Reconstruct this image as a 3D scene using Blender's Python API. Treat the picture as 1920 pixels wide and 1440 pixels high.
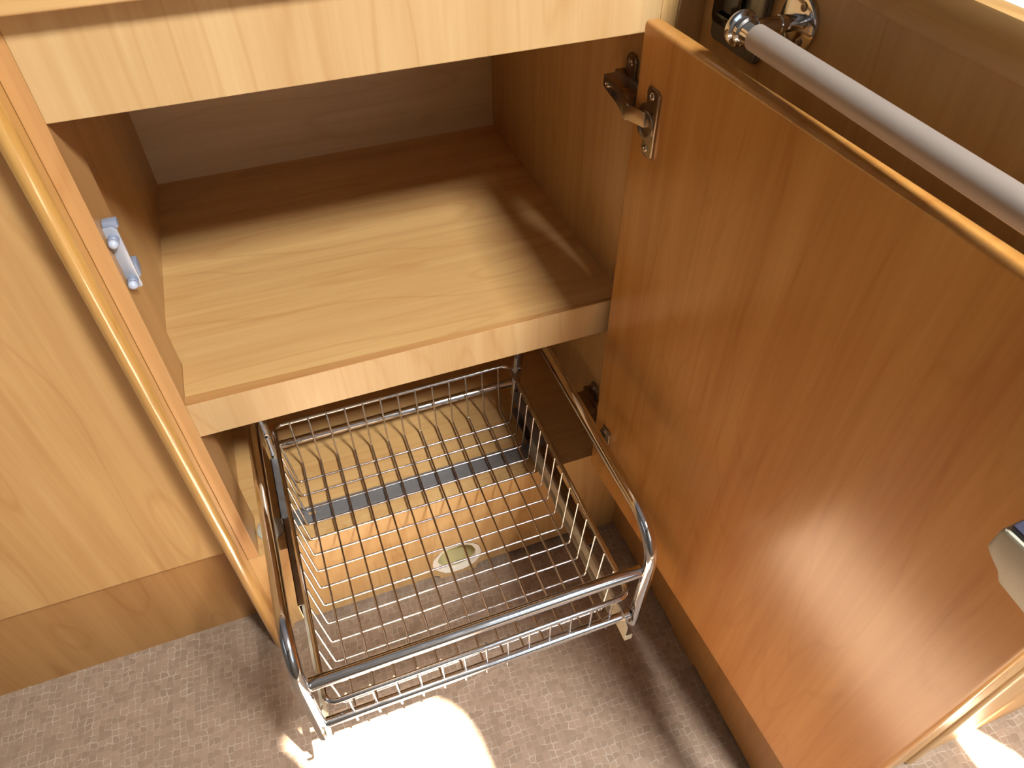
import bpy, bmesh, math, random
from mathutils import Vector, Matrix
from mathutils.geometry import tessellate_polygon
random.seed(7)
PI = math.pi
scene = bpy.context.scene
for o in list(bpy.data.objects):
    bpy.data.objects.remove(o)
COL = scene.collection

# ------------------------------------------------------------------ camera
cam_d = bpy.data.cameras.new('camera')
cam = bpy.data.objects.new('camera', cam_d)
COL.objects.link(cam)
cam_d.sensor_width = 36.0
cam_d.lens = 25.3476
cam_d.clip_start = 0.02
_R = Vector((0.9372, -0.3488, -0.0028)).normalized()
_F = Vector((0.2392, 0.6485, -0.7227)).normalized()
_U = _R.cross(_F).normalized()
_R = _F.cross(_U).normalized()
cam.matrix_world = Matrix(((_R.x, _U.x, -_F.x, 0.1438), (_R.y, _U.y, -_F.y, -0.5841),
                           (_R.z, _U.z, -_F.z, 1.0619), (0, 0, 0, 1)))
scene.camera = cam

# ------------------------------------------------------------------ light
SUN_DIR = Vector((0.24, -0.354, 1.0))          # towards the sun
world = bpy.data.worlds.new('sky')
scene.world = world
world.use_nodes = True
world.node_tree.nodes['Background'].inputs[0].default_value = (0.62, 0.78, 1.0, 1)
world.node_tree.nodes['Background'].inputs[1].default_value = 0.3
sd = bpy.data.lights.new('sun', 'SUN')
sd.energy = 88.0
sd.angle = math.radians(0.6)
sd.color = (1.0, 0.95, 0.86)
sun = bpy.data.objects.new('sun', sd)
COL.objects.link(sun)
sun.rotation_euler = SUN_DIR.to_track_quat('Z', 'Y').to_euler()
sun.location = SUN_DIR * 4


def area(name, loc, target, sx, sy, power, col):
    d = bpy.data.lights.new(name, 'AREA')
    d.shape = 'RECTANGLE'
    d.size, d.size_y, d.energy, d.color = sx, sy, power, col
    o = bpy.data.objects.new(name, d)
    COL.objects.link(o)
    o.location = loc
    o.rotation_euler = (Vector(loc) - Vector(target)).to_track_quat('Z', 'Y').to_euler()
    return o


HATCH_C = (0.83, -1.42)
area('rooflight_diffuser', (HATCH_C[0], HATCH_C[1], 2.30), (HATCH_C[0], HATCH_C[1], 0), 0.32, 0.38, 122.0, (0.92, 0.96, 1.0))
area('front_window_daylight', (0.74, -1.99, 1.36), (0.2, 0.4, 0.7), 0.6, 0.42, 1.5, (0.66, 0.82, 1.0))
area('left_fill_light', (-1.39, -0.95, 1.35), (0, -0.95, 1.35), 0.8, 0.42, 0.9, (0.8, 0.9, 1.0))  # unseen fill, added to lift the door's inner face

scene.view_settings.view_transform = 'Standard'
scene.view_settings.look = 'None'
scene.view_settings.exposure = 0.0
scene.view_settings.gamma = 1.0
scene.view_settings.use_curve_mapping = False

# ------------------------------------------------------------------ materials


def lin(c):
    return tuple(((v / 255) / 12.92 if v / 255 <= 0.04045 else ((v / 255 + 0.055) / 1.055) ** 2.4) for v in c) + (1,)


def new_mat(name):
    m = bpy.data.materials.new(name)
    m.use_nodes = True
    nt = m.node_tree
    return m, nt, nt.nodes['Principled BSDF']


def plain(name, rgb, rough=0.5, metal=0.0, noise=0.0, spec=0.5):
    m, nt, b = new_mat(name)
    b.inputs['Base Color'].default_value = lin(rgb)
    b.inputs['Roughness'].default_value = rough
    b.inputs['Metallic'].default_value = metal
    b.inputs['Specular IOR Level'].default_value = spec
    tc = nt.nodes.new('ShaderNodeTexCoord')
    n = nt.nodes.new('ShaderNodeTexNoise')
    n.inputs['Scale'].default_value = 60
    n.inputs['Detail'].default_value = 4
    nt.links.new(tc.outputs['Object'], n.inputs['Vector'])
    r = nt.nodes.new('ShaderNodeMapRange')
    r.inputs['To Min'].default_value = max(0.02, rough - 0.06 - noise)
    r.inputs['To Max'].default_value = min(1.0, rough + 0.06 + noise)
    nt.links.new(n.outputs['Fac'], r.inputs['Value'])
    nt.links.new(r.outputs['Result'], b.inputs['Roughness'])
    return m


def wood(name, axis, light=(209, 167, 108), dark=(185, 138, 82), rough=0.36, seed=0.0, coat=0.0, spec=0.45, figure=0.30):
    """maple / pear laminate, the grain runs along the given axis (0 x, 1 y, 2 z)"""
    m, nt, b = new_mat(name)
    N, L = nt.nodes, nt.links
    tc = N.new('ShaderNodeTexCoord')

    def mapped(across, along):
        mp = N.new('ShaderNodeMapping')
        s = [across] * 3
        s[axis] = along
        mp.inputs['Scale'].default_value = s
        mp.inputs['Location'].default_value = (seed * 3.1, seed * 1.7, seed * 2.3)
        L.new(tc.outputs['Object'], mp.inputs['Vector'])
        return mp.outputs['Vector']

    def noise(vec, detail, rough_=0.55, dist=0.0):
        n = N.new('ShaderNodeTexNoise')
        n.inputs['Scale'].default_value = 1.0
        n.inputs['Detail'].default_value = detail
        n.inputs['Roughness'].default_value = rough_
        n.inputs['Distortion'].default_value = dist
        L.new(vec, n.inputs['Vector'])
        return n.outputs['Fac']

    def math_(op, a, bb, c=None):
        n = N.new('ShaderNodeMath')
        n.operation = op
        for i, v in enumerate((a, bb, c)):
            if v is None:
                continue
            if isinstance(v, (int, float)):
                n.inputs[i].default_value = v
            else:
                L.new(v, n.inputs[i])
        return n.outputs[0]
    broad = noise(mapped(8, 1.5), 2, 0.5, 0.25)          # growth figure
    rings = math_('MULTIPLY', broad, 8.0)
    rings = math_('FRACT', rings, 0)
    rings = math_('SUBTRACT', rings, 0.5)
    rings = math_('ABSOLUTE', rings, 0)                   # 0 .. .5
    rings = math_('SUBTRACT', 0.5, rings)
    rings = math_('MULTIPLY', rings, 11.0)
    rings = math_('MINIMUM', rings, 1.0)                  # thin valley at the ring line
    fibre = noise(mapped(210, 6), 5, 0.62)
    streak = noise(mapped(34, 1.3), 4, 0.6, 0.2)
    blot = noise(mapped(5, 2.5), 2)
    f = math_('MULTIPLY_ADD', math_('SUBTRACT', streak, 0.5), 1.7, 0.5)
    f = math_('ADD', f, math_('MULTIPLY', math_('SUBTRACT', fibre, 0.5), 0.75))
    f = math_('ADD', f, math_('MULTIPLY', math_('SUBTRACT', blot, 0.5), 0.7))
    f = math_('SUBTRACT', f, math_('MULTIPLY', math_('SUBTRACT', 1.0, rings), figure))
    ramp = N.new('ShaderNodeValToRGB')
    e = ramp.color_ramp.elements
    e[0].position, e[0].color = 0.05, tuple(0.84 * v for v in lin(dark)[:3]) + (1,)
    e[1].position, e[1].color = 0.95, tuple(0.84 * v for v in lin(light)[:3]) + (1,)
    L.new(f, ramp.inputs['Fac'])
    L.new(ramp.outputs['Color'], b.inputs['Base Color'])
    b.inputs['Roughness'].default_value = rough
    b.inputs['Specular IOR Level'].default_value = spec
    if coat:
        b.inputs['Coat Weight'].default_value = coat
        b.inputs['Coat Roughness'].default_value = 0.09
        b.inputs['Coat IOR'].default_value = 1.9
    bump = N.new('ShaderNodeBump')
    bump.inputs['Strength'].default_value = 0.06
    bump.inputs['Distance'].default_value = 0.0004
    L.new(fibre, bump.inputs['Height'])
    L.new(bump.outputs['Normal'], b.inputs['Normal'])
    return m


WX = wood('maple_grain_along_x', 0, light=(217, 175, 113), dark=(194, 146, 88), seed=1.3)
WXB = wood('maple_back_panel', 0, light=(234, 208, 166), dark=(214, 182, 136), seed=4.4)
WZF = wood('maple_lower_panel', 2, light=(218, 178, 120), dark=(196, 150, 92), seed=6.6)
WXE = wood('edging_grain_along_x', 0, light=(200, 150, 92), dark=(172, 118, 66), seed=8.2)
WY = wood('maple_grain_along_y', 1, seed=2.1)
WZ = wood('maple_grain_upright', 2, seed=0.4)
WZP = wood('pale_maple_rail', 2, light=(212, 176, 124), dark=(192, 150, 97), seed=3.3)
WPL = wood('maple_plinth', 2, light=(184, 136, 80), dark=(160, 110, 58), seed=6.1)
WZD = wood('maple_door_veneer', 2, light=(210, 152, 80), dark=(188, 124, 58), seed=5.2, rough=0.25, spec=0.52, figure=0.18)
WZR = wood('reddish_maple_edging', 2, light=(206, 158, 100), dark=(184, 132, 78), seed=7.7, rough=0.34)
WPOST = wood('lacquered_maple_post', 2, light=(212, 164, 90), dark=(192, 138, 66), seed=9.1, rough=0.30, coat=1.0)
CHROME = plain('polished_chrome', (205, 203, 204), 0.09, 1.0)
CHROMEW = plain('chrome_wire', (210, 206, 204), 0.16, 1.0)
ZINC = plain('zinc_plated_steel', (132, 130, 127), 0.42, 0.5, 0.05)
CREAMZ = plain('pale_passivated_steel', (196, 188, 164), 0.34, 0.45, 0.04)
NICKEL = plain('dull_nickel', (140, 126, 110), 0.30, 1.0, 0.05)
NICKELB = plain('bright_nickel_edge', (190, 176, 160), 0.24, 1.0)
ALU = plain('satin_grey_sleeve', (166, 150, 136), 0.46, 0.4, 0.03)
GREYP = plain('grey_plastic', (128, 134, 148), 0.38)
GREYL = plain('light_grey_plate', (158, 162, 170), 0.34, 0.2)
WHITEP = plain('white_plastic_peg', (170, 176, 188), 0.36)
DARKP = plain('dark_slate_plastic', (62, 62, 78), 0.38)
BEIGEP = plain('grey_beige_plastic', (176, 170, 150), 0.45)
CREAMP = plain('cream_plastic', (236, 214, 180), 0.45)
PLATE = plain('grey_metal_plate', (120, 118, 108), 0.38, 0.6)
BLACKG = plain('black_gloss_insert', (12, 12, 13), 0.12)
BLACK = plain('dark_hole', (14, 12, 11), 0.6)
RAWEDGE = plain('chipped_white_edge', (238, 226, 204), 0.8, 0.0, 0.0)
TUBEIN = plain('olive_hose_wall', (196, 180, 126), 0.6)
LAMIN = plain('pale_sky_tinted_laminate', (206, 214, 222), 0.30)  # pale laminate with the blue of reflected sky put into its colour
CEILM = plain('pale_ceiling_panel', (208, 216, 230), 0.8)
WALLM = plain('beige_wall_panel', (96, 90, 82), 0.75)
FRAMEM = plain('white_window_frame', (226, 226, 222), 0.4)


def floor_mat():
    m, nt, b = new_mat('tan_mosaic_vinyl')
    N, L = nt.nodes, nt.links
    tc = N.new('ShaderNodeTexCoord')
    wob = N.new('ShaderNodeTexNoise')
    wob.inputs['Scale'].default_value = 45
    wob.inputs['Detail'].default_value = 2
    L.new(tc.outputs['Object'], wob.inputs['Vector'])
    sub = N.new('ShaderNodeVectorMath')
    sub.operation = 'SUBTRACT'
    L.new(wob.outputs['Color'], sub.inputs[0])
    sub.inputs[1].default_value = (0.5, 0.5, 0.5)
    mad = N.new('ShaderNodeVectorMath')
    mad.operation = 'MULTIPLY_ADD'
    L.new(sub.outputs[0], mad.inputs[0])
    mad.inputs[1].default_value = (0.010, 0.010, 0)
    L.new(tc.outputs['Object'], mad.inputs[2])
    mp = N.new('ShaderNodeMapping')
    mp.inputs['Rotation'].default_value = (0, 0, math.radians(3))
    L.new(mad.outputs[0], mp.inputs['Vector'])
    vo = N.new('ShaderNodeTexVoronoi')
    vo.voronoi_dimensions = '2D'
    vo.feature = 'DISTANCE_TO_EDGE'
    vo.inputs['Scale'].default_value = 110
    vo.inputs['Randomness'].default_value = 0.26
    L.new(mp.outputs['Vector'], vo.inputs['Vector'])
    cell = N.new('ShaderNodeTexVoronoi')
    cell.voronoi_dimensions = '2D'
    cell.feature = 'F1'
    cell.inputs['Scale'].default_value = 110
    cell.inputs['Randomness'].default_value = 0.26
    L.new(mp.outputs['Vector'], cell.inputs['Vector'])
    line = N.new('ShaderNodeMapRange')
    line.inputs['From Min'].default_value = 0.03
    line.inputs['From Max'].default_value = 0.11
    line.inputs['To Min'].default_value = 1.0
    line.inputs['To Max'].default_value = 0.0
    L.new(vo.outputs['Distance'], line.inputs['Value'])
    var = N.new('ShaderNodeTexNoise')
    var.inputs['Scale'].default_value = 60
    var.inputs['Detail'].default_value = 5
    L.new(tc.outputs['Object'], var.inputs['Vector'])
    vr = N.new('ShaderNodeMapRange')
    vr.inputs['From Min'].default_value = 0.42
    vr.inputs['From Max'].default_value = 0.62
    vr.inputs['To Min'].default_value = 0.04
    vr.inputs['To Max'].default_value = 0.55
    L.new(var.outputs['Fac'], vr.inputs['Value'])
    mu = N.new('ShaderNodeMath')
    mu.operation = 'MULTIPLY'
    L.new(line.outputs['Result'], mu.inputs[0])
    L.new(vr.outputs['Result'], mu.inputs[1])
    sep = N.new('ShaderNodeSeparateColor')
    L.new(cell.outputs['Color'], sep.inputs['Color'])
    base = N.new('ShaderNodeValToRGB')
    e = base.color_ramp.elements
    e[0].position, e[0].color = 0.0, lin((134, 111, 90))
    e[1].position, e[1].color = 1.0, lin((152, 127, 104))
    L.new(sep.outputs['Red'], base.inputs['Fac'])
    mix = N.new('ShaderNodeMix')
    mix.data_type = 'RGBA'
    L.new(mu.outputs[0], mix.inputs['Factor'])
    L.new(base.outputs['Color'], mix.inputs['A'])
    mix.inputs['B'].default_value = lin((188, 172, 152))
    L.new(mix.outputs['Result'], b.inputs['Base Color'])
    b.inputs['Roughness'].default_value = 0.5
    b.inputs['Specular IOR Level'].default_value = 0.4
    bump = N.new('ShaderNodeBump')
    bump.inputs['Strength'].default_value = 0.2
    bump.inputs['Distance'].default_value = 0.0006
    bump.invert = True
    L.new(line.outputs['Result'], bump.inputs['Height'])
    L.new(bump.outputs['Normal'], b.inputs['Normal'])
    return m


FLOORM = floor_mat()

# ------------------------------------------------------------------ mesh helpers


def obj(name, bm, mat, parent=None, label=None, smooth=None):
    me = bpy.data.meshes.new(name)
    bmesh.ops.recalc_face_normals(bm, faces=bm.faces[:])
    bm.to_mesh(me)
    bm.free()
    me.materials.append(mat)
    if smooth is not None:
        me.polygons.foreach_set('use_smooth', [True] * len(me.polygons))
        me.set_sharp_from_angle(angle=math.radians(smooth))
    o = bpy.data.objects.new(name, me)
    COL.objects.link(o)
    if parent:
        o.parent = parent
        o.matrix_parent_inverse = parent.matrix_basis.inverted()
    if label:
        o['label'] = label
    return o


def thing(name, label, cat, loc=(0, 0, 0), group=None):
    o = bpy.data.objects.new(name, None)
    COL.objects.link(o)
    o.empty_display_size = 0.05
    o.location = loc
    o['label'] = label
    o['category'] = cat
    if group:
        o['group'] = group
    return o


def structure(name, bm, mat, parent=None):
    o = obj(name, bm, mat, parent)
    o['kind'] = 'structure'
    return o


def box(x0, x1, y0, y1, z0, z1, bev=0.0, seg=2, bm=None, M=None):
    own = bmesh.new()
    bmesh.ops.create_cube(own, size=1)
    for v in own.verts:
        v.co = Vector(((x0 + x1) / 2 + v.co.x * (x1 - x0), (y0 + y1) / 2 + v.co.y * (y1 - y0),
                       (z0 + z1) / 2 + v.co.z * (z1 - z0)))
    if bev:
        bmesh.ops.bevel(own, geom=own.edges[:], offset=bev, segments=seg, affect='EDGES', profile=0.5)
    if M is not None:
        bmesh.ops.transform(own, matrix=M, verts=own.verts[:])
    if bm is None:
        return own
    return join(bm, own)


def join(bm, other):
    me = bpy.data.meshes.new('tmp')
    other.to_mesh(me)
    other.free()
    bm.from_mesh(me)
    bpy.data.meshes.remove(me)
    return bm


def prism(pts, vec, bm=None, bev=0.0, seg=2):
    """extrude the polygon (3-D points) along vec"""
    own = bmesh.new()
    a = [own.verts.new(q) for q in pts]
    f = own.faces.new(a)
    r = bmesh.ops.extrude_face_region(own, geom=[f])
    bmesh.ops.translate(own, vec=Vector(vec), verts=[g for g in r['geom'] if isinstance(g, bmesh.types.BMVert)])
    bmesh.ops.recalc_face_normals(own, faces=own.faces[:])
    if bev:
        bmesh.ops.bevel(own, geom=own.edges[:], offset=bev, segments=seg, affect='EDGES', profile=0.5)
    if bm is None:
        return own
    return join(bm, own)


def fillet(pts, rad, n=6):
    pts = [Vector(q) for q in pts]
    out = [pts[0]]
    for i in range(1, len(pts) - 1):
        a, b, c = pts[i - 1], pts[i], pts[i + 1]
        r = rad[i - 1] if isinstance(rad, (list, tuple)) else rad
        u, w = (a - b).normalized(), (c - b).normalized()
        ang = u.angle(w)
        if r <= 0 or ang > PI - 0.01:
            out.append(b)
            continue
        t = min(r / math.tan(ang / 2), (a - b).length * 0.49, (c - b).length * 0.49)
        rr = t * math.tan(ang / 2)
        cen = b + (u + w).normalized() * (rr / math.sin(ang / 2))
        s, e = b + u * t - cen, b + w * t - cen
        tot = s.angle(e)
        ax = s.cross(e).normalized()
        for k in range(n + 1):
            out.append(cen + Matrix.Rotation(tot * k / n, 3, ax) @ s)
    out.append(pts[-1])
    return out


def tube(pts, r, seg=12, closed=False, bm=None, caps=True):
    if bm is None:
        bm = bmesh.new()
    pts = [Vector(q) for q in pts]
    n = len(pts)
    tang = []
    for i in range(n):
        if closed:
            t = pts[(i + 1) % n] - pts[i - 1]
        else:
            t = pts[min(i + 1, n - 1)] - pts[max(i - 1, 0)]
        tang.append(t.normalized())
    ref = Vector((0, 0, 1)) if abs(tang[0].z) < 0.9 else Vector((1, 0, 0))
    nrm = (ref - tang[0] * ref.dot(tang[0])).normalized()
    rings = []
    for i in range(n):
        if i:
            q = tang[i - 1].rotation_difference(tang[i])
            nrm = q @ nrm
            nrm = (nrm - tang[i] * nrm.dot(tang[i])).normalized()
        bi = tang[i].cross(nrm)
        rr = r[i] if isinstance(r, (list, tuple)) else r
        rings.append([bm.verts.new(pts[i] + (nrm * math.cos(2 * PI * k / seg) + bi * math.sin(2 * PI * k / seg)) * rr)
                      for k in range(seg)])
    m = n if closed else n - 1
    for i in range(m):
        A, B = rings[i], rings[(i + 1) % n]
        for k in range(seg):
            bm.faces.new((A[k], A[(k + 1) % seg], B[(k + 1) % seg], B[k]))
    if not closed and caps:
        bm.faces.new(rings[0][::-1])
        bm.faces.new(rings[-1])
    return bm


def lathe(prof, origin, axis, seg=28, bm=None):
    """prof = [(radius, distance along axis)]"""
    o, ax = Vector(origin), Vector(axis).normalized()
    pts = [o + ax * d for _, d in prof]
    if bm is None:
        bm = bmesh.new()
    u = ax.orthogonal().normalized()
    w = ax.cross(u)
    rings = []
    for (r, d), q in zip(prof, pts):
        rings.append([bm.verts.new(q + (u * math.cos(2 * PI * k / seg) + w * math.sin(2 * PI * k / seg)) * max(r, 1e-5))
                      for k in range(seg)])
    for A, B in zip(rings[:-1], rings[1:]):
        for k in range(seg):
            bm.faces.new((A[k], A[(k + 1) % seg], B[(k + 1) % seg], B[k]))
    bm.faces.new(rings[0][::-1])
    bm.faces.new(rings[-1])
    return bm


def holed_sheet(outer, holes, to3d, thick):
    """flat sheet with holes: outer and holes are 2-D loops, to3d maps (a, b, depth)"""
    bm = bmesh.new()
    loops = [[Vector((q[0], q[1], 0)) for q in lp] for lp in [outer] + holes]
    vs = [bm.verts.new(q) for lp in loops for q in lp]
    for t in tessellate_polygon(loops):
        bm.faces.new([vs[i] for i in t])
    r = bmesh.ops.extrude_face_region(bm, geom=bm.faces[:])
    for g in r['geom']:
        if isinstance(g, bmesh.types.BMVert):
            g.co.z = thick
    for v in bm.verts:
        v.co = Vector(to3d(*v.co))
    return bm


def rrect(x0, x1, y0, y1, r, n=6):
    out = []
    for cx, cy, a0 in ((x1 - r, y1 - r, 0), (x0 + r, y1 - r, 90), (x0 + r, y0 + r, 180), (x1 - r, y0 + r, 270)):
        for k in range(n + 1):
            a = math.radians(a0 + 90 * k / n)
            out.append((cx + r * math.cos(a), cy + r * math.sin(a)))
    return out


# ------------------------------------------------------------------ room shell
structure('floor', box(-1.45, 1.2, -2.05, 0.52, -0.02, 0.0), FLOORM)
# roof panel with the hatch the sun and sky come through; its outline is shaped for the sun patch it throws on the floor
patch = [(-0.040, -0.160), (0.0, -0.157), (0.05, -0.156), (0.09, -0.157), (0.130, -0.163), (0.162, -0.175), (0.186, -0.196),
         (0.201, -0.220), (0.210, -0.250), (0.214, -0.29), (0.222, -0.36), (0.240, -0.45), (0.262, -0.56), (0.270, -0.72), (0.265, -1.06),
         (0.22, -1.14), (0.06, -1.14), (0.03, -1.08), (0.03, -0.50), (0.025, -0.34), (0.005, -0.25), (-0.018, -0.19)]
hz = 2.33
hole1 = [(x + SUN_DIR.x * hz, y + SUN_DIR.y * hz) for x, y in patch]
structure('ceiling', holed_sheet([(-1.45, -2.05), (1.2, -2.05), (1.2, 0.52), (-1.45, 0.52)], [hole1],
                                 lambda a, b, d: (a, b, 2.32 + d), 0.012), CEILM)
structure('wall_back', box(-1.45, 1.2, 0.482, 0.52, 0, 2.32), WALLM)
win_r = rrect(-1.34, -0.905, 1.02, 1.42, 0.06)
structure('wall_right', holed_sheet([(-2.05, 0), (0.52, 0), (0.52, 2.32), (-2.05, 2.32)], [win_r],
                                    lambda a, b, d: (1.15 + d, a, b), 0.03), WALLM)
open_l = rrect(-1.36, -0.54, 1.12, 1.58, 0.06)  # unseen opening, added to go with the left fill
structure('wall_left', holed_sheet([(-2.05, 0), (0.52, 0), (0.52, 2.32), (-2.05, 2.32)], [open_l],
                                   lambda a, b, d: (-1.41 - d, a, b), 0.03), WALLM)
win_f = rrect(0.42, 1.06, 1.13, 1.59, 0.06)
structure('wall_front', holed_sheet([(-1.45, 0), (1.2, 0), (1.2, 2.32), (-1.45, 2.32)], [win_f],
                                    lambda a, b, d: (a, -2.01 - d, b), 0.03), WALLM)

# ------------------------------------------------------------------ key sizes
ZT, ZS, ZSB, ZL, D = 0.8150, 0.5103, 0.4598, 0.2102, 0.4646
XW, XR, XWL = 0.500, 0.543, -0.0138
DA = 0.047446                                   # how far past square the door stands
DH = Vector((0.4751, -0.0150, 0))               # hinge edge of the door's inner face
DD = Vector((math.sin(DA), -math.cos(DA), 0))   # along the door, away from the hinge
DN = Vector((math.cos(DA), math.sin(DA), 0))    # through the door, away from the cabinet
# local frame of the door: x = along, y = thickness, z = up
DM = Matrix(((DD.x, DN.x, 0, DH.x), (DD.y, DN.y, 0, DH.y), (0, 0, 1, 0), (0, 0, 0, 1)))

# ------------------------------------------------------------------ the open cabinet
cab = thing('base_cabinet', 'open honey maple cabinet with an empty shelf and swung-out door behind the wire basket', 'cabinet', (0.25, 0, 0))
obj('top_rail', box(0.0, XW, 0, 0.016, ZT, 0.893, 0.0008), WZP, cab)
# rounded post: half-round nose
post = [(-0.0148, 0.05, 0), (-0.0148, -0.0165, 0)]
for k in range(1, 16):
    a = PI * k / 16
    post.append((-0.0229 + 0.0081 * math.cos(a), -0.0165 - 0.0081 * math.sin(a), 0))
post += [(-0.031, -0.0165, 0), (-0.031, 0.05, 0)]
obj('corner_post', prism(post, (0, 0, 0.893)), WPOST, cab, 'lacquered half-round post', smooth=30)
obj('stile', box(-0.0146, 0.0, 0, 0.0653, 0.2108, 0.893, 0.0006), WZR, cab)
obj('left_side_panel', box(-0.030, XWL, 0.0655, D, 0.0, 0.876), WZ, cab)
obj('right_side_panel', box(XW, 0.5165, 0.0, D, 0.0, 0.892, 0.0006), WZ, cab)
obj('filler_strip', box(0.5170, XR + 0.012, 0.0, 0.018, 0.0, 0.892, 0.0008), WZ, cab)
obj('back_panel', box(XWL, XW, D, D + 0.012, 0.0, 0.876), WXB, cab)
obj('top_panel', box(XWL, XW, 0.017, D, 0.862, 0.876), WX, cab)
obj('shelf_rail', prism([(0, 0, ZSB), (XW, 0, ZSB), (XW, 0.0035, ZSB), (0, 0.0125, ZSB)], (0, 0, ZS - 0.0012 - ZSB), bev=0.0005), WZP, cab)
obj('shelf_edging', prism([(0, 0.0002, ZS - 0.0011), (XW, 0.0002, ZS - 0.0011), (XW, 0.0040, ZS - 0.0011), (0, 0.0130, ZS - 0.0011)], (0, 0, 0.0009)), WXE, cab, 'darker edging strip along the shelf front')
sh = [(0.0004, 0.0132), (XW, 0.0042), (XW, D), (XWL, D), (XWL, 0.0657), (0.0004, 0.0657)]
obj('shelf', prism([(x, y, ZS - 0.016) for x, y in sh], (0, 0, 0.016)), WX, cab)
obj('bottom_panel', prism([(x, y, ZL - 0.016) for x, y in [(0.0002, 0.0163), (XW, 0.0163), (XW, D), (XWL, D), (XWL, 0.0657), (0.0002, 0.0657)]],
                          (0, 0, 0.0159)), WX, cab)
# lower front panel with notched bottom edge and a round vent hole


def notch(x0, x1, h, r=0.011, n=5):
    out = [(x0, 0)]
    for k in range(n + 1):
        a = PI - (PI / 2) * k / n
        out.append((x0 + r + r * math.cos(a), max(0, h - r) + min(r, h) * math.sin(a)))
    for k in range(n + 1):
        a = PI / 2 - (PI / 2) * k / n
        out.append((x1 - r + r * math.cos(a), max(0, h - r) + min(r, h) * math.sin(a)))
    out.append((x1, 0))
    return out


VC, VR = (0.2660, 0.0480), 0.0400
outer = [(-0.0146, 0)] + notch(0.0, 0.2344, 0.0145) + notch(0.2955, 0.480, 0.0135) + [(0.4997, 0), (0.4997, ZL), (-0.0146, ZL)]
hole = [(VC[0] + VR * math.cos(2 * PI * k / 40), VC[1] + 0.98 * VR * math.sin(2 * PI * k / 40)) for k in range(40)]
hole = [(x, max(0.0095, z)) for x, z in hole]
obj('front_panel', holed_sheet(outer, [hole], lambda a, b, d: (a, d, b), 0.016), WZF, cab)
# chipped white rim of the hole: jagged cone
rim = bmesh.new()
NS = 44
ra, rb, rc = [], [], []
for k in range(NS):
    a = 2 * PI * k / NS
    j = random.uniform(-0.0011, 0.0011)
    zc = lambda rr: max(0.0092, VC[1] + 0.98 * rr * math.sin(a))
    ra.append(rim.verts.new((VC[0] + (VR + j) * math.cos(a), -0.0006, zc(VR + j))))
    j2 = random.uniform(-0.0008, 0.0008)
    rb.append(rim.verts.new((VC[0] + (0.0312 + j2) * math.cos(a), 0.0016 + random.uniform(-0.0004, 0.0004), VC[1] + (0.0312 + j2) * math.sin(a))))
    rc.append(rim.verts.new((VC[0] + 0.0306 * math.cos(a), 0.0060, VC[1] + 0.0306 * math.sin(a))))
for A, B in ((ra, rb), (rb, rc)):
    for k in range(NS):
        rim.faces.new((A[k], A[(k + 1) % NS], B[(k + 1) % NS], B[k]))
vr = obj('vent_hole_rim', rim, RAWEDGE, cab, 'chipped white rim of the round hole', smooth=20)
liner = bmesh.new()
lathe([(0.0308, 0.0), (0.0300, 0.052), (0.001, 0.0525)], (VC[0], 0.0055, VC[1]), (0, 1, 0), 32, liner)
bmesh.ops.delete(liner, geom=[f for f in liner.faces if len(f.verts) > 4 and f.calc_center_median().y < 0.02], context='FACES')
obj('vent_liner', liner, TUBEIN, vr, 'olive yellow inside of the hole', smooth=30)
obj('vent_ring', tube([(VC[0] + 0.025 * math.cos(2 * PI * k / 28), 0.036, VC[1] + 0.025 * math.sin(2 * PI * k / 28)) for k in range(28)], 0.0035, 8, True), TUBEIN, vr, smooth=40)

# ---- latch strike on the left stile
latch = obj('latch', box(0.0, 0.0125, 0.0135, 0.0235, 0.7145, 0.7215, 0.0018), GREYP, cab, 'grey plastic latch with two white pegs', smooth=30)
obj('latch_foot', box(0.0, 0.0128, 0.0135, 0.028, 0.6640, 0.6780, 0.0018), GREYP, latch, smooth=30)
pl = [(0.0, 0.655), (0.0092, 0.655), (0.0108, 0.6565), (0.0108, 0.7150), (0.0080, 0.7178), (0.0, 0.7180)]
obj('latch_plate', prism([(x, 0.0115, z) for x, z in pl], (0, 0.0018, 0), bev=0.0005), GREYL, latch, smooth=30)
for zc in (0.7070, 0.6640):
    obj('peg', lathe([(0.0046, 0.0), (0.0046, 0.005), (0.0040, 0.0055)], (0.0050, 0.0115, zc), (0, -1, 0), 16), GREYP, latch, smooth=40)
    obj('peg_tip', lathe([(0.0030, 0.0), (0.0040, 0.0012), (0.0042, 0.003), (0.0036, 0.0048), (0.002, 0.006), (0.0001, 0.0064)],
                         (0.0050, 0.0060, zc), (0, -1, 0), 16), WHITEP, latch, 'white rounded tip', smooth=60)

# ---- the door
door = obj('door', box(0, 0.5054, 0, 0.0163, 0.2168, 0.8329, 0.0042, 4, M=DM), WZD, cab, 'maple door swung open on the right', smooth=40)
dl = lambda s, t, z: DM @ Vector((s, t, z))
# lock on the inner face near the free edge
lk = [(0.4600, 0.7065), (0.4660, 0.7020), (0.4720, 0.6985), (0.4755, 0.6925), (0.5040, 0.6880), (0.5040, 0.7265), (0.4628, 0.7262), (0.4600, 0.7235)]
lock = obj('lock', prism([dl(s, -0.0310, z) for s, z in lk], DN * 0.0312, bev=0.0022), BEIGEP, door, 'grey beige plastic lock body', smooth=40)
obj('lock_cap', box(0.4622, 0.5040, -0.0285, -0.002, 0.7255, 0.7300, 0.0016, M=DM), DARKP, lock, 'dark slate lock top', smooth=40)
obj('lock_latch', box(0.4765, 0.4985, -0.0165, 0.0, 0.6790, 0.6900, 0.003, 3, M=DM), CREAMP, lock, 'cream latch tongue', smooth=40)


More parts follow.
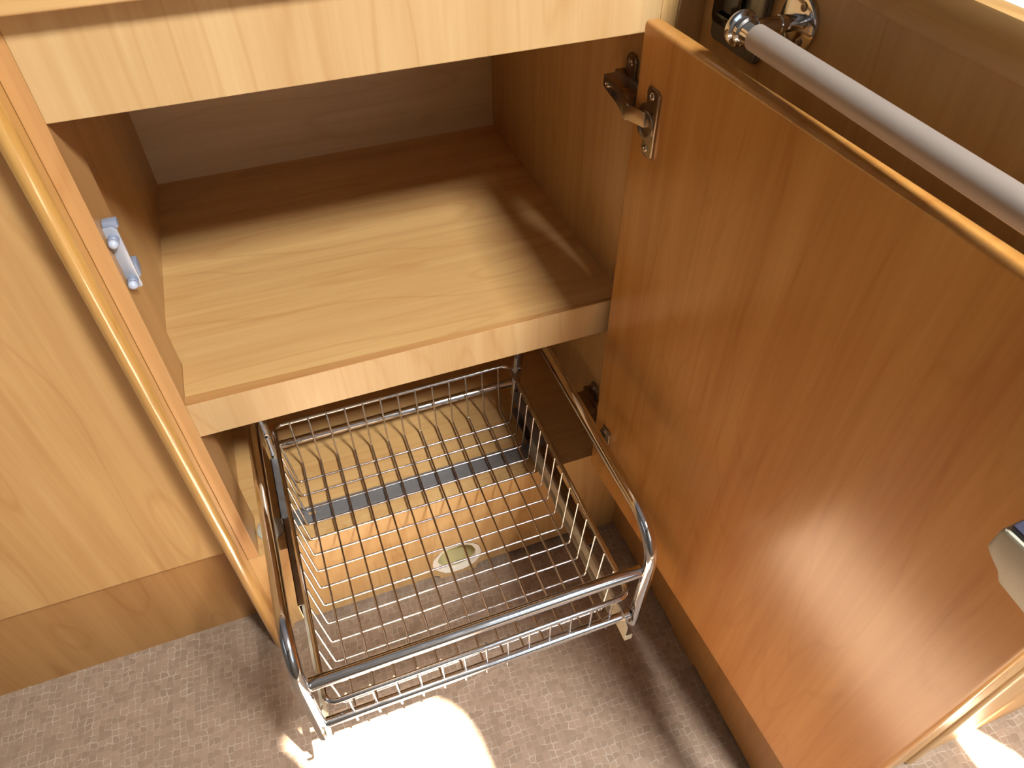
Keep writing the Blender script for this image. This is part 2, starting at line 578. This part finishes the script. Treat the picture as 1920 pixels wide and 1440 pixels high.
def hinge(zc):
    """concealed cup hinge: plate on the door, arm on the side panel"""
    hp = [(0.0245, zc + 0.0315), (0.0375, zc + 0.0315), (0.0415, zc + 0.0275), (0.0425, zc - 0.0275), (0.0400, zc - 0.0315), (0.0275, zc - 0.0315),
          (0.0245, zc - 0.0260), (0.0240, zc - 0.0160), (0.0165, zc - 0.0125), (0.0125, zc - 0.0050), (0.0125, zc + 0.0050), (0.0165, zc + 0.0125),
          (0.0235, zc + 0.0160), (0.0225, zc + 0.0270)]
    h = obj('hinge', prism([dl(s, -0.0022, z) for s, z in hp], DN * 0.0021, bev=0.0006), NICKEL, cab, 'dull metal cup hinge', smooth=30)
    obj('plate_lip', box(0.0405, 0.0432, -0.0030, 0.0, zc - 0.029, zc + 0.029, 0.0008, M=DM), NICKELB, h, smooth=30)
    for dz in (0.0245, -0.0245):
        obj('screw', lathe([(0.0036, 0), (0.0032, 0.0010), (0.0016, 0.0012), (0.0012, 0.0005)], dl(0.0310, -0.0022, zc + dz), -DN, 14), NICKELB, h, smooth=30)
    obj('cup', lathe([(0.0135, 0), (0.0130, 0.0015), (0.0100, 0.0018), (0.0090, 0.0003)], dl(0.0270, -0.0020, zc - 0.004), -DN, 24), NICKEL, h, smooth=30)
    # link from the cup to the knuckle: a folded strip
    a, b = dl(0.0250, -0.0030, zc + 0.001), Vector((0.4672, -0.0150, zc - 0.001))
    ln = bmesh.new()
    u = (b - a).normalized()
    M = Matrix.Translation(a) @ u.to_track_quat('X', 'Z').to_matrix().to_4x4()
    box(-0.002, (b - a).length + 0.002, -0.0022, 0.0022, -0.0068, 0.0068, 0.0010, bm=ln, M=M)
    obj('link', ln, NICKELB, h, 'bright link strip', smooth=30)
    # knuckle cheeks and body on the side panel
    ar = bmesh.new()
    prism([(0.4735, 0.0475, zc + 0.008), (0.4735, 0.0475, zc - 0.004), (0.4735, 0.0160, zc - 0.009), (0.4735, 0.0010, zc - 0.015),
           (0.4735, -0.0045, zc - 0.011), (0.4735, -0.0045, zc + 0.005), (0.4735, 0.0050, zc + 0.008)], (0.0170, 0, 0), bm=ar, bev=0.0012)
    prism([(0.4655, -0.0180, zc - 0.009), (0.4660, -0.0145, zc - 0.009), (0.4760, -0.0030, zc - 0.009), (0.4840, -0.0030, zc - 0.009), (0.4690, -0.0180, zc - 0.009)],
          (0, 0, 0.0165), bm=ar, bev=0.0008)
    obj('arm', ar, NICKEL, h, smooth=30)
    obj('arm_slot', box(0.4728, 0.4750, 0.0160, 0.0265, zc - 0.0052, zc + 0.0010, 0.0004), BLACK, h)
    obj('arm_screw', lathe([(0.0036, 0), (0.0034, 0.0012), (0.0016, 0.0013), (0.0012, 0.0006)], (0.4735, 0.0380, zc + 0.0010), (-1, 0, 0), 14), NICKELB, h, smooth=30)
    mp = bmesh.new()
    box(0.4900, 0.4999, 0.0120, 0.0560, zc - 0.007, zc + 0.007, 0.001, bm=mp)
    prism([(0.4960, 0.030, zc - 0.030), (0.4960, 0.043, zc - 0.030), (0.4960, 0.046, zc - 0.026), (0.4960, 0.046, zc + 0.022), (0.4960, 0.042, zc + 0.027),
           (0.4960, 0.031, zc + 0.027), (0.4960, 0.027, zc + 0.022), (0.4960, 0.027, zc - 0.026)], (0.0039, 0, 0), bm=mp, bev=0.001)
    obj('mounting_plate', mp, NICKEL, h, smooth=30)
    for dz in (0.0195, -0.0225):
        obj('screw', lathe([(0.0040, 0), (0.0036, 0.0012), (0.0016, 0.0013), (0.0012, 0.0006)], (0.4960, 0.0365, zc + dz), (-1, 0, 0), 14), NICKELB, h, smooth=30)


hinge(0.7540)
hinge(0.2965)

# ------------------------------------------------------------------ cabinet to the left (set back)
lc = thing('side_cabinet', 'plain closed maple cabinet face left of the rounded post, with recessed plinth', 'cabinet', (-0.6, 0.05, 0))
obj('face_panel', box(-1.40, -0.0312, 0.0235, 0.040, 0.2085, 0.893, 0.0008), WZ, lc)
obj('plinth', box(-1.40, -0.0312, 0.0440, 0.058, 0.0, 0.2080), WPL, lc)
obj('carcass_floor', box(-1.40, -0.0312, 0.0590, D, 0.190, 0.206), WX, lc)

# ------------------------------------------------------------------ cabinet to the right (end of the L)
rc_ = thing('corner_cabinet', 'maple corner cabinet in shade behind the open door, carrying the grab rail', 'cabinet', (0.75, -0.25, 0))
obj('face_panel', box(XR, XR + 0.016, -0.4670, -0.0005, 0.110, 0.893, 0.0008), WZ, rc_)
pz = [(-0.0005, 0.0)] + [(-0.035, 0.0)] + [(-0.0355, 0.0075), (-0.1990, 0.0075), (-0.2020, 0.0045), (-0.2040, 0.0)] + \
     [(-0.2660, 0.0), (-0.2665, 0.0085), (-0.4550, 0.0085), (-0.4560, 0.0)] + [(-0.4670, 0.0), (-0.4670, 0.1095), (-0.0005, 0.1095)]
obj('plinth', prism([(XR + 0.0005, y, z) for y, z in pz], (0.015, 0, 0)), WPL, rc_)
obj('end_panel', box(XR, 1.145, -0.4835, -0.4675, 0.0, 0.893, 0.003), WZ, rc_)
nose = [(0.752 + 0.008 * math.cos(PI * k / 12), -0.4836 - 0.005 * math.sin(PI * k / 12), 0.004) for k in range(13)]
obj('end_post', prism(nose, (0, 0, 0.888)), WZP, rc_, 'half-round post on the end panel', smooth=40)

# ------------------------------------------------------------------ worktops
wt = thing('worktop', 'wood-lipped worktop front above the open shelf at the top left', 'worktop', (-0.3, 0.2, 0.893))
obj('lipping', box(-1.40, 0.5255, -0.0200, -0.0020, 0.8932, 0.9300, 0.003, 3), WX, wt, smooth=40)
obj('laminate_top', box(-1.40, 0.5255, -0.0019, 0.4800, 0.8960, 0.9295, 0.001), LAMIN, wt)
wr = thing('worktop', 'pale worktop corner, reflected sky painted in as blue-grey, with a wooden lipping above the grab rail', 'worktop', (0.8, -0.1, 0.893))
obj('lipping', prism([(0.5285, -0.5050, 0.8932), (0.5445, -0.4890, 0.8932), (0.5445, 0.4800, 0.8932), (0.5285, 0.4800, 0.8932)], (0, 0, 0.0285), bev=0.002), WY, wr, smooth=40)
obj('end_lipping', prism([(0.5287, -0.5052, 0.8932), (1.1450, -0.5052, 0.8932), (1.1450, -0.4892, 0.8932), (0.5447, -0.4892, 0.8932)], (0, 0, 0.0285), bev=0.002), WX, wr, smooth=40)
obj('laminate_top', box(0.5447, 1.1450, -0.4888, 0.4800, 0.8935, 0.9200, 0.001), LAMIN, wr)

# ------------------------------------------------------------------ grab rail
gr = thing('grab_rail', 'grey tubular grab rail on a chrome bracket along the dark right-hand panel', 'rail', (0.493, -0.3, 0.8605))
GZ, GX, GY = 0.8605, 0.4925, -0.1230
obj('tube', tube([(GX, -0.1445, GZ), (GX, -0.4450, GZ)], 0.0093, 28), ALU, gr, 'satin grey sleeve', smooth=50)
for e, (yb, sg) in enumerate(((GY, 1), (-0.4665, -1))):
    cl = obj('collar', lathe([(0.0084, -0.0240), (0.0084, -0.0115), (0.0102, -0.0105), (0.0106, -0.0085), (0.0094, -0.0072), (0.0096, -0.0060), (0.0124, -0.0048), (0.0131, -0.0030),
                              (0.0131, -0.0012), (0.0122, 0.0004), (0.0100, 0.0014), (0.0055, 0.0032), (0.0001, 0.0038)],
                             (GX, yb, GZ), (0, sg, 0), 32), CHROME, gr, 'polished chrome end collar', smooth=35)
    obj('stand_off', tube([(GX + 0.002, yb - 0.004 * sg, GZ), (0.5385, yb - 0.004 * sg, GZ - 0.001)], 0.0062, 24), CHROME, gr, 'chrome stem', smooth=50)
    obj('stem_ring', lathe([(0.0064, 0), (0.0070, 0.0006), (0.0070, 0.0022), (0.0064, 0.0028)], (0.5225, yb - 0.004 * sg, GZ - 0.001), (1, 0, 0), 24), CHROME, gr, smooth=40)
    fl = obj('flange', lathe([(0.0060, 0.0), (0.0085, 0.0004), (0.0190, 0.0012), (0.0206, 0.0022), (0.0210, 0.0044), (0.0208, 0.0047)],
                             (0.5381, yb - 0.004 * sg, GZ - 0.002), (1, 0, 0), 36), CHROME, gr, 'round chrome flange', smooth=35)
    for a in (70, 190, 310):
        ca, sa = math.cos(math.radians(a)), math.sin(math.radians(a))
        obj('screw', lathe([(0.0034, 0), (0.0031, 0.0012), (0.0015, 0.0013), (0.0011, 0.0006)],
                           (0.5392, yb - 0.004 * sg - 0.0138 * ca * sg, GZ - 0.002 + 0.0138 * sa), (-1, 0, 0), 12), NICKEL, fl, smooth=30)

# ------------------------------------------------------------------ plate behind the rail end
sp = thing('switch_plate', 'grey metal plate with a glossy black insert behind the rail bracket', 'plate', (XR, -0.058, 0.85))
PY0, PY1 = -0.0925, -0.0215
ptop, pbot = 0.8890, 0.8125
obj('plate', prism([(XR - 0.0040, y, z) for y, z in rrect(PY0, PY1, pbot, ptop, 0.007, 4)], (0.0039, 0, 0), bev=0.0008), PLATE, sp, smooth=35)
obj('side_lip', box(XR - 0.0085, XR - 0.0041, PY0, PY0 + 0.010, pbot + 0.004, ptop, 0.0015), PLATE, sp, smooth=35)
obj('insert', prism([(XR - 0.0090, y, z) for y, z in rrect(-0.0640, -0.0255, 0.8285, 0.8870, 0.005, 4)], (0.0049, 0, 0), bev=0.001), BLACKG, sp, 'glossy black insert', smooth=35)
obj('insert_ridge', box(XR - 0.0120, XR - 0.0091, -0.0560, -0.0350, 0.8350, 0.8385, 0.001), BLACKG, sp, smooth=35)

# ------------------------------------------------------------------ runners screwed to the cabinet floor
rn = thing('drawer_runner', 'grey steel runner pair joined by a flat bar screwed to the lower cabinet floor', 'runner', (0.23, 0.05, ZL))


def channel(x0, x1, y0, y1, z0, z1, t, open_side, bm=None):
    """C section running along y; open_side +1: open towards +x, -1: towards -x"""
    if bm is None:
        bm = bmesh.new()
    if open_side > 0:
        box(x0, x0 + t, y0, y1, z0, z1, bm=bm)
    else:
        box(x1 - t, x1, y0, y1, z0, z1, bm=bm)
    box(x0, x1, y0, y1, z1 - t, z1, bm=bm)
    box(x0, x1, y0, y1, z0, z0 + t, bm=bm)
    return bm


obj('outer_rail', channel(0.0395, 0.0525, 0.0230, 0.1290, 0.2104, 0.2470, 0.0012, 1), ZINC, rn, smooth=30)
obj('outer_rail', channel(0.4045, 0.4180, 0.0180, 0.1290, 0.2104, 0.2470, 0.0012, -1), ZINC, rn, smooth=30)
obj('middle_rail', channel(0.0412, 0.0515, -0.1090, 0.1000, 0.2122, 0.2452, 0.0012, 1), NICKEL, rn, smooth=30)
obj('middle_rail', channel(0.4055, 0.4165, -0.1550, 0.1000, 0.2122, 0.2452, 0.0012, -1), NICKEL, rn, smooth=30)
bar = obj('mounting_bar', box(0.0530, 0.4040, 0.0290, 0.0560, 0.2103, 0.2123, 0.0004), ZINC, rn, 'flat grey cross bar')
for x in (0.0690, 0.0870, 0.3740, 0.3910):
    obj('screw', lathe([(0.0042, 0), (0.0038, 0.0014), (0.0017, 0.0018), (0.0013, 0.0010)], (x, 0.0430, 0.2122), (0, 0, 1), 14), ZINC, rn, smooth=30)
obj('slot', box(0.0720, 0.0840, 0.0412, 0.0448, 0.21225, 0.2125), WX, bar)

# ------------------------------------------------------------------ the pull-out wire basket
bk = thing('wire_basket', 'chrome wire pull-out basket in a tubular frame, drawn out below the shelf', 'basket', (0.23, -0.06, 0.213))
RZ = 0.305
XL_, XR_, YF, YB = 0.0590, 0.4030, -0.2625, 0.1345
loop = [(x, y, RZ) for x, y in rrect(XL_, XR_, YF, YB, 0.012, 6)]
obj('rim', tube(loop, 0.0030, 12, True), CHROME, bk, 'chrome rim rod', smooth=60)
ZX, ZY, RW = 0.2160, 0.2186, 0.00138
for k in range(13):                       # front-to-back wires
    x = 0.0800 + 0.02548 * k
    pts = fillet([(x, YB - 0.0028, RZ + 0.0012), (x, YB - 0.0048, ZY), (x, -0.2552, ZY), (x, YF + 0.0034, RZ + 0.0012)], 0.0035, 4)
    obj('wire', tube(pts, RW, 8), CHROMEW, bk, smooth=60)
for k in range(14):                       # side-to-side wires
    y = 0.0992 - 0.02525 * k
    pts = fillet([(XL_ + 0.0028, y, RZ + 0.0012), (XL_ + 0.0098, y, ZX), (XR_ - 0.0098, y, ZX), (XR_ - 0.0028, y, RZ + 0.0012)], 0.0045, 4)
    obj('wire', tube(pts, RW, 8), CHROMEW, bk, smooth=60)
TR = 0.0072
FR = {}
for s, x0, x1 in ((0, 0.0425, 0.0450), (1, 0.4195, 0.4260)):
    xr0 = 0.0440 if s == 0 else 0.4150
    pts = fillet([(xr0, 0.1385, 0.2380), (x1, 0.1385, 0.4010), (x1, -0.2580, 0.4010), (x0, -0.2580, 0.2230)], [0.03, 0.052], 12)
    fr = obj('side_tube', tube(pts, TR, 20), CHROME, bk, 'bent chrome side tube', smooth=60)
    FR[s] = fr
    # pinched screw holes in the tube walls
    hx = xr0 + (x1 - xr0) * 0.32
    sg = -1 if s else 1
    obj('hole_rim', lathe([(0.0034, 0), (0.0036, 0.0008), (0.0024, 0.0010), (0.0020, 0.0001)], (hx + 0.0008, 0.1385 - TR + 0.0004, 0.2920), (0.1 * sg, -1, 0.1), 16), CHROME, fr, smooth=40)
    obj('hole', lathe([(0.0020, 0), (0.0019, 0.0004)], (hx + 0.0008, 0.1385 - TR - 0.0002, 0.2920), (0.1 * sg, -1, 0.1), 14), BLACK, fr, 'dark screw hole')
    for zz in (0.318, 0.262):
        obj('hole', lathe([(0.0013, 0), (0.0012, 0.0004)], (x0 + (x1 - x0) * (zz - 0.223) / 0.178 + 0.003 * (1 if s else -1), -0.2580 - 0.0052, zz), (0.5 * (1 if s else -1), -0.87, 0), 10), BLACK, fr, 'dark screw hole')
obj('upper_front_bar', tube([(0.0505, -0.2500, 0.3350), (0.4180, -0.2530, 0.3350)], 0.0072, 20), CHROME, bk, smooth=60)
obj('lower_front_bar', tube([(0.0500, -0.2562, 0.2466), (0.4120, -0.2588, 0.2466)], 0.0058, 20), CHROME, bk, smooth=60)
obj('rear_bar', tube([(0.0490, 0.1410, 0.2580), (0.4150, 0.1410, 0.2580)], 0.0060, 16), CHROME, bk, smooth=60)
# inner runner members that travel with the basket
inl = bmesh.new()
box(0.0478, 0.0490, -0.2640, 0.0500, 0.2150, 0.2420, bm=inl)
box(0.0455, 0.0490, -0.2560, 0.0500, 0.2410, 0.2422, bm=inl)
obj('inner_rail', inl, CREAMZ, bk, 'pale steel inner runner', smooth=30)
inr = bmesh.new()
box(0.4035, 0.4047, -0.2720, 0.0400, 0.2140, 0.2420, bm=inr)
box(0.4035, 0.4075, -0.2560, 0.0400, 0.2410, 0.2422, bm=inr)
box(0.3990, 0.4040, -0.2350, 0.0400, 0.2128, 0.2140, bm=inr)
ir = obj('inner_rail', inr, CREAMZ, bk, 'pale steel inner runner', smooth=30)
# stop brackets on the front ends
for s, x in ((0, 0.0478), (1, 0.4020)):
    br = bmesh.new()
    prism([(x, -0.2330, 0.2400), (x, -0.2450, 0.2540), (x, -0.2640, 0.2560), (x, -0.2735, 0.2430), (x, -0.2735, 0.2130), (x, -0.2330, 0.2130)], (0.0013, 0, 0), bm=br)
    box(x, x + 0.0095, -0.2748, -0.2735, 0.2130, 0.2235, bm=br) if s else box(x - 0.0075, x, -0.2748, -0.2735, 0.2130, 0.2235, bm=br)
    obj('end_bracket', br, CREAMZ, bk, 'pale steel end bracket', smooth=30)

# ------------------------------------------------------------------ cap on the cabinet floor
cp = lathe([(0.0186, 0.0), (0.0190, 0.0006), (0.0188, 0.0022), (0.0180, 0.0028), (0.0001, 0.0029)], (0.0205, 0.0385, ZL), (0, 0, 1), 36)
cap = obj('cover_cap', cp, BEIGEP, None, smooth=40)
cap['label'] = 'round grey-beige cover cap on the lower cabinet floor behind the left tube'
cap['category'] = 'cap'
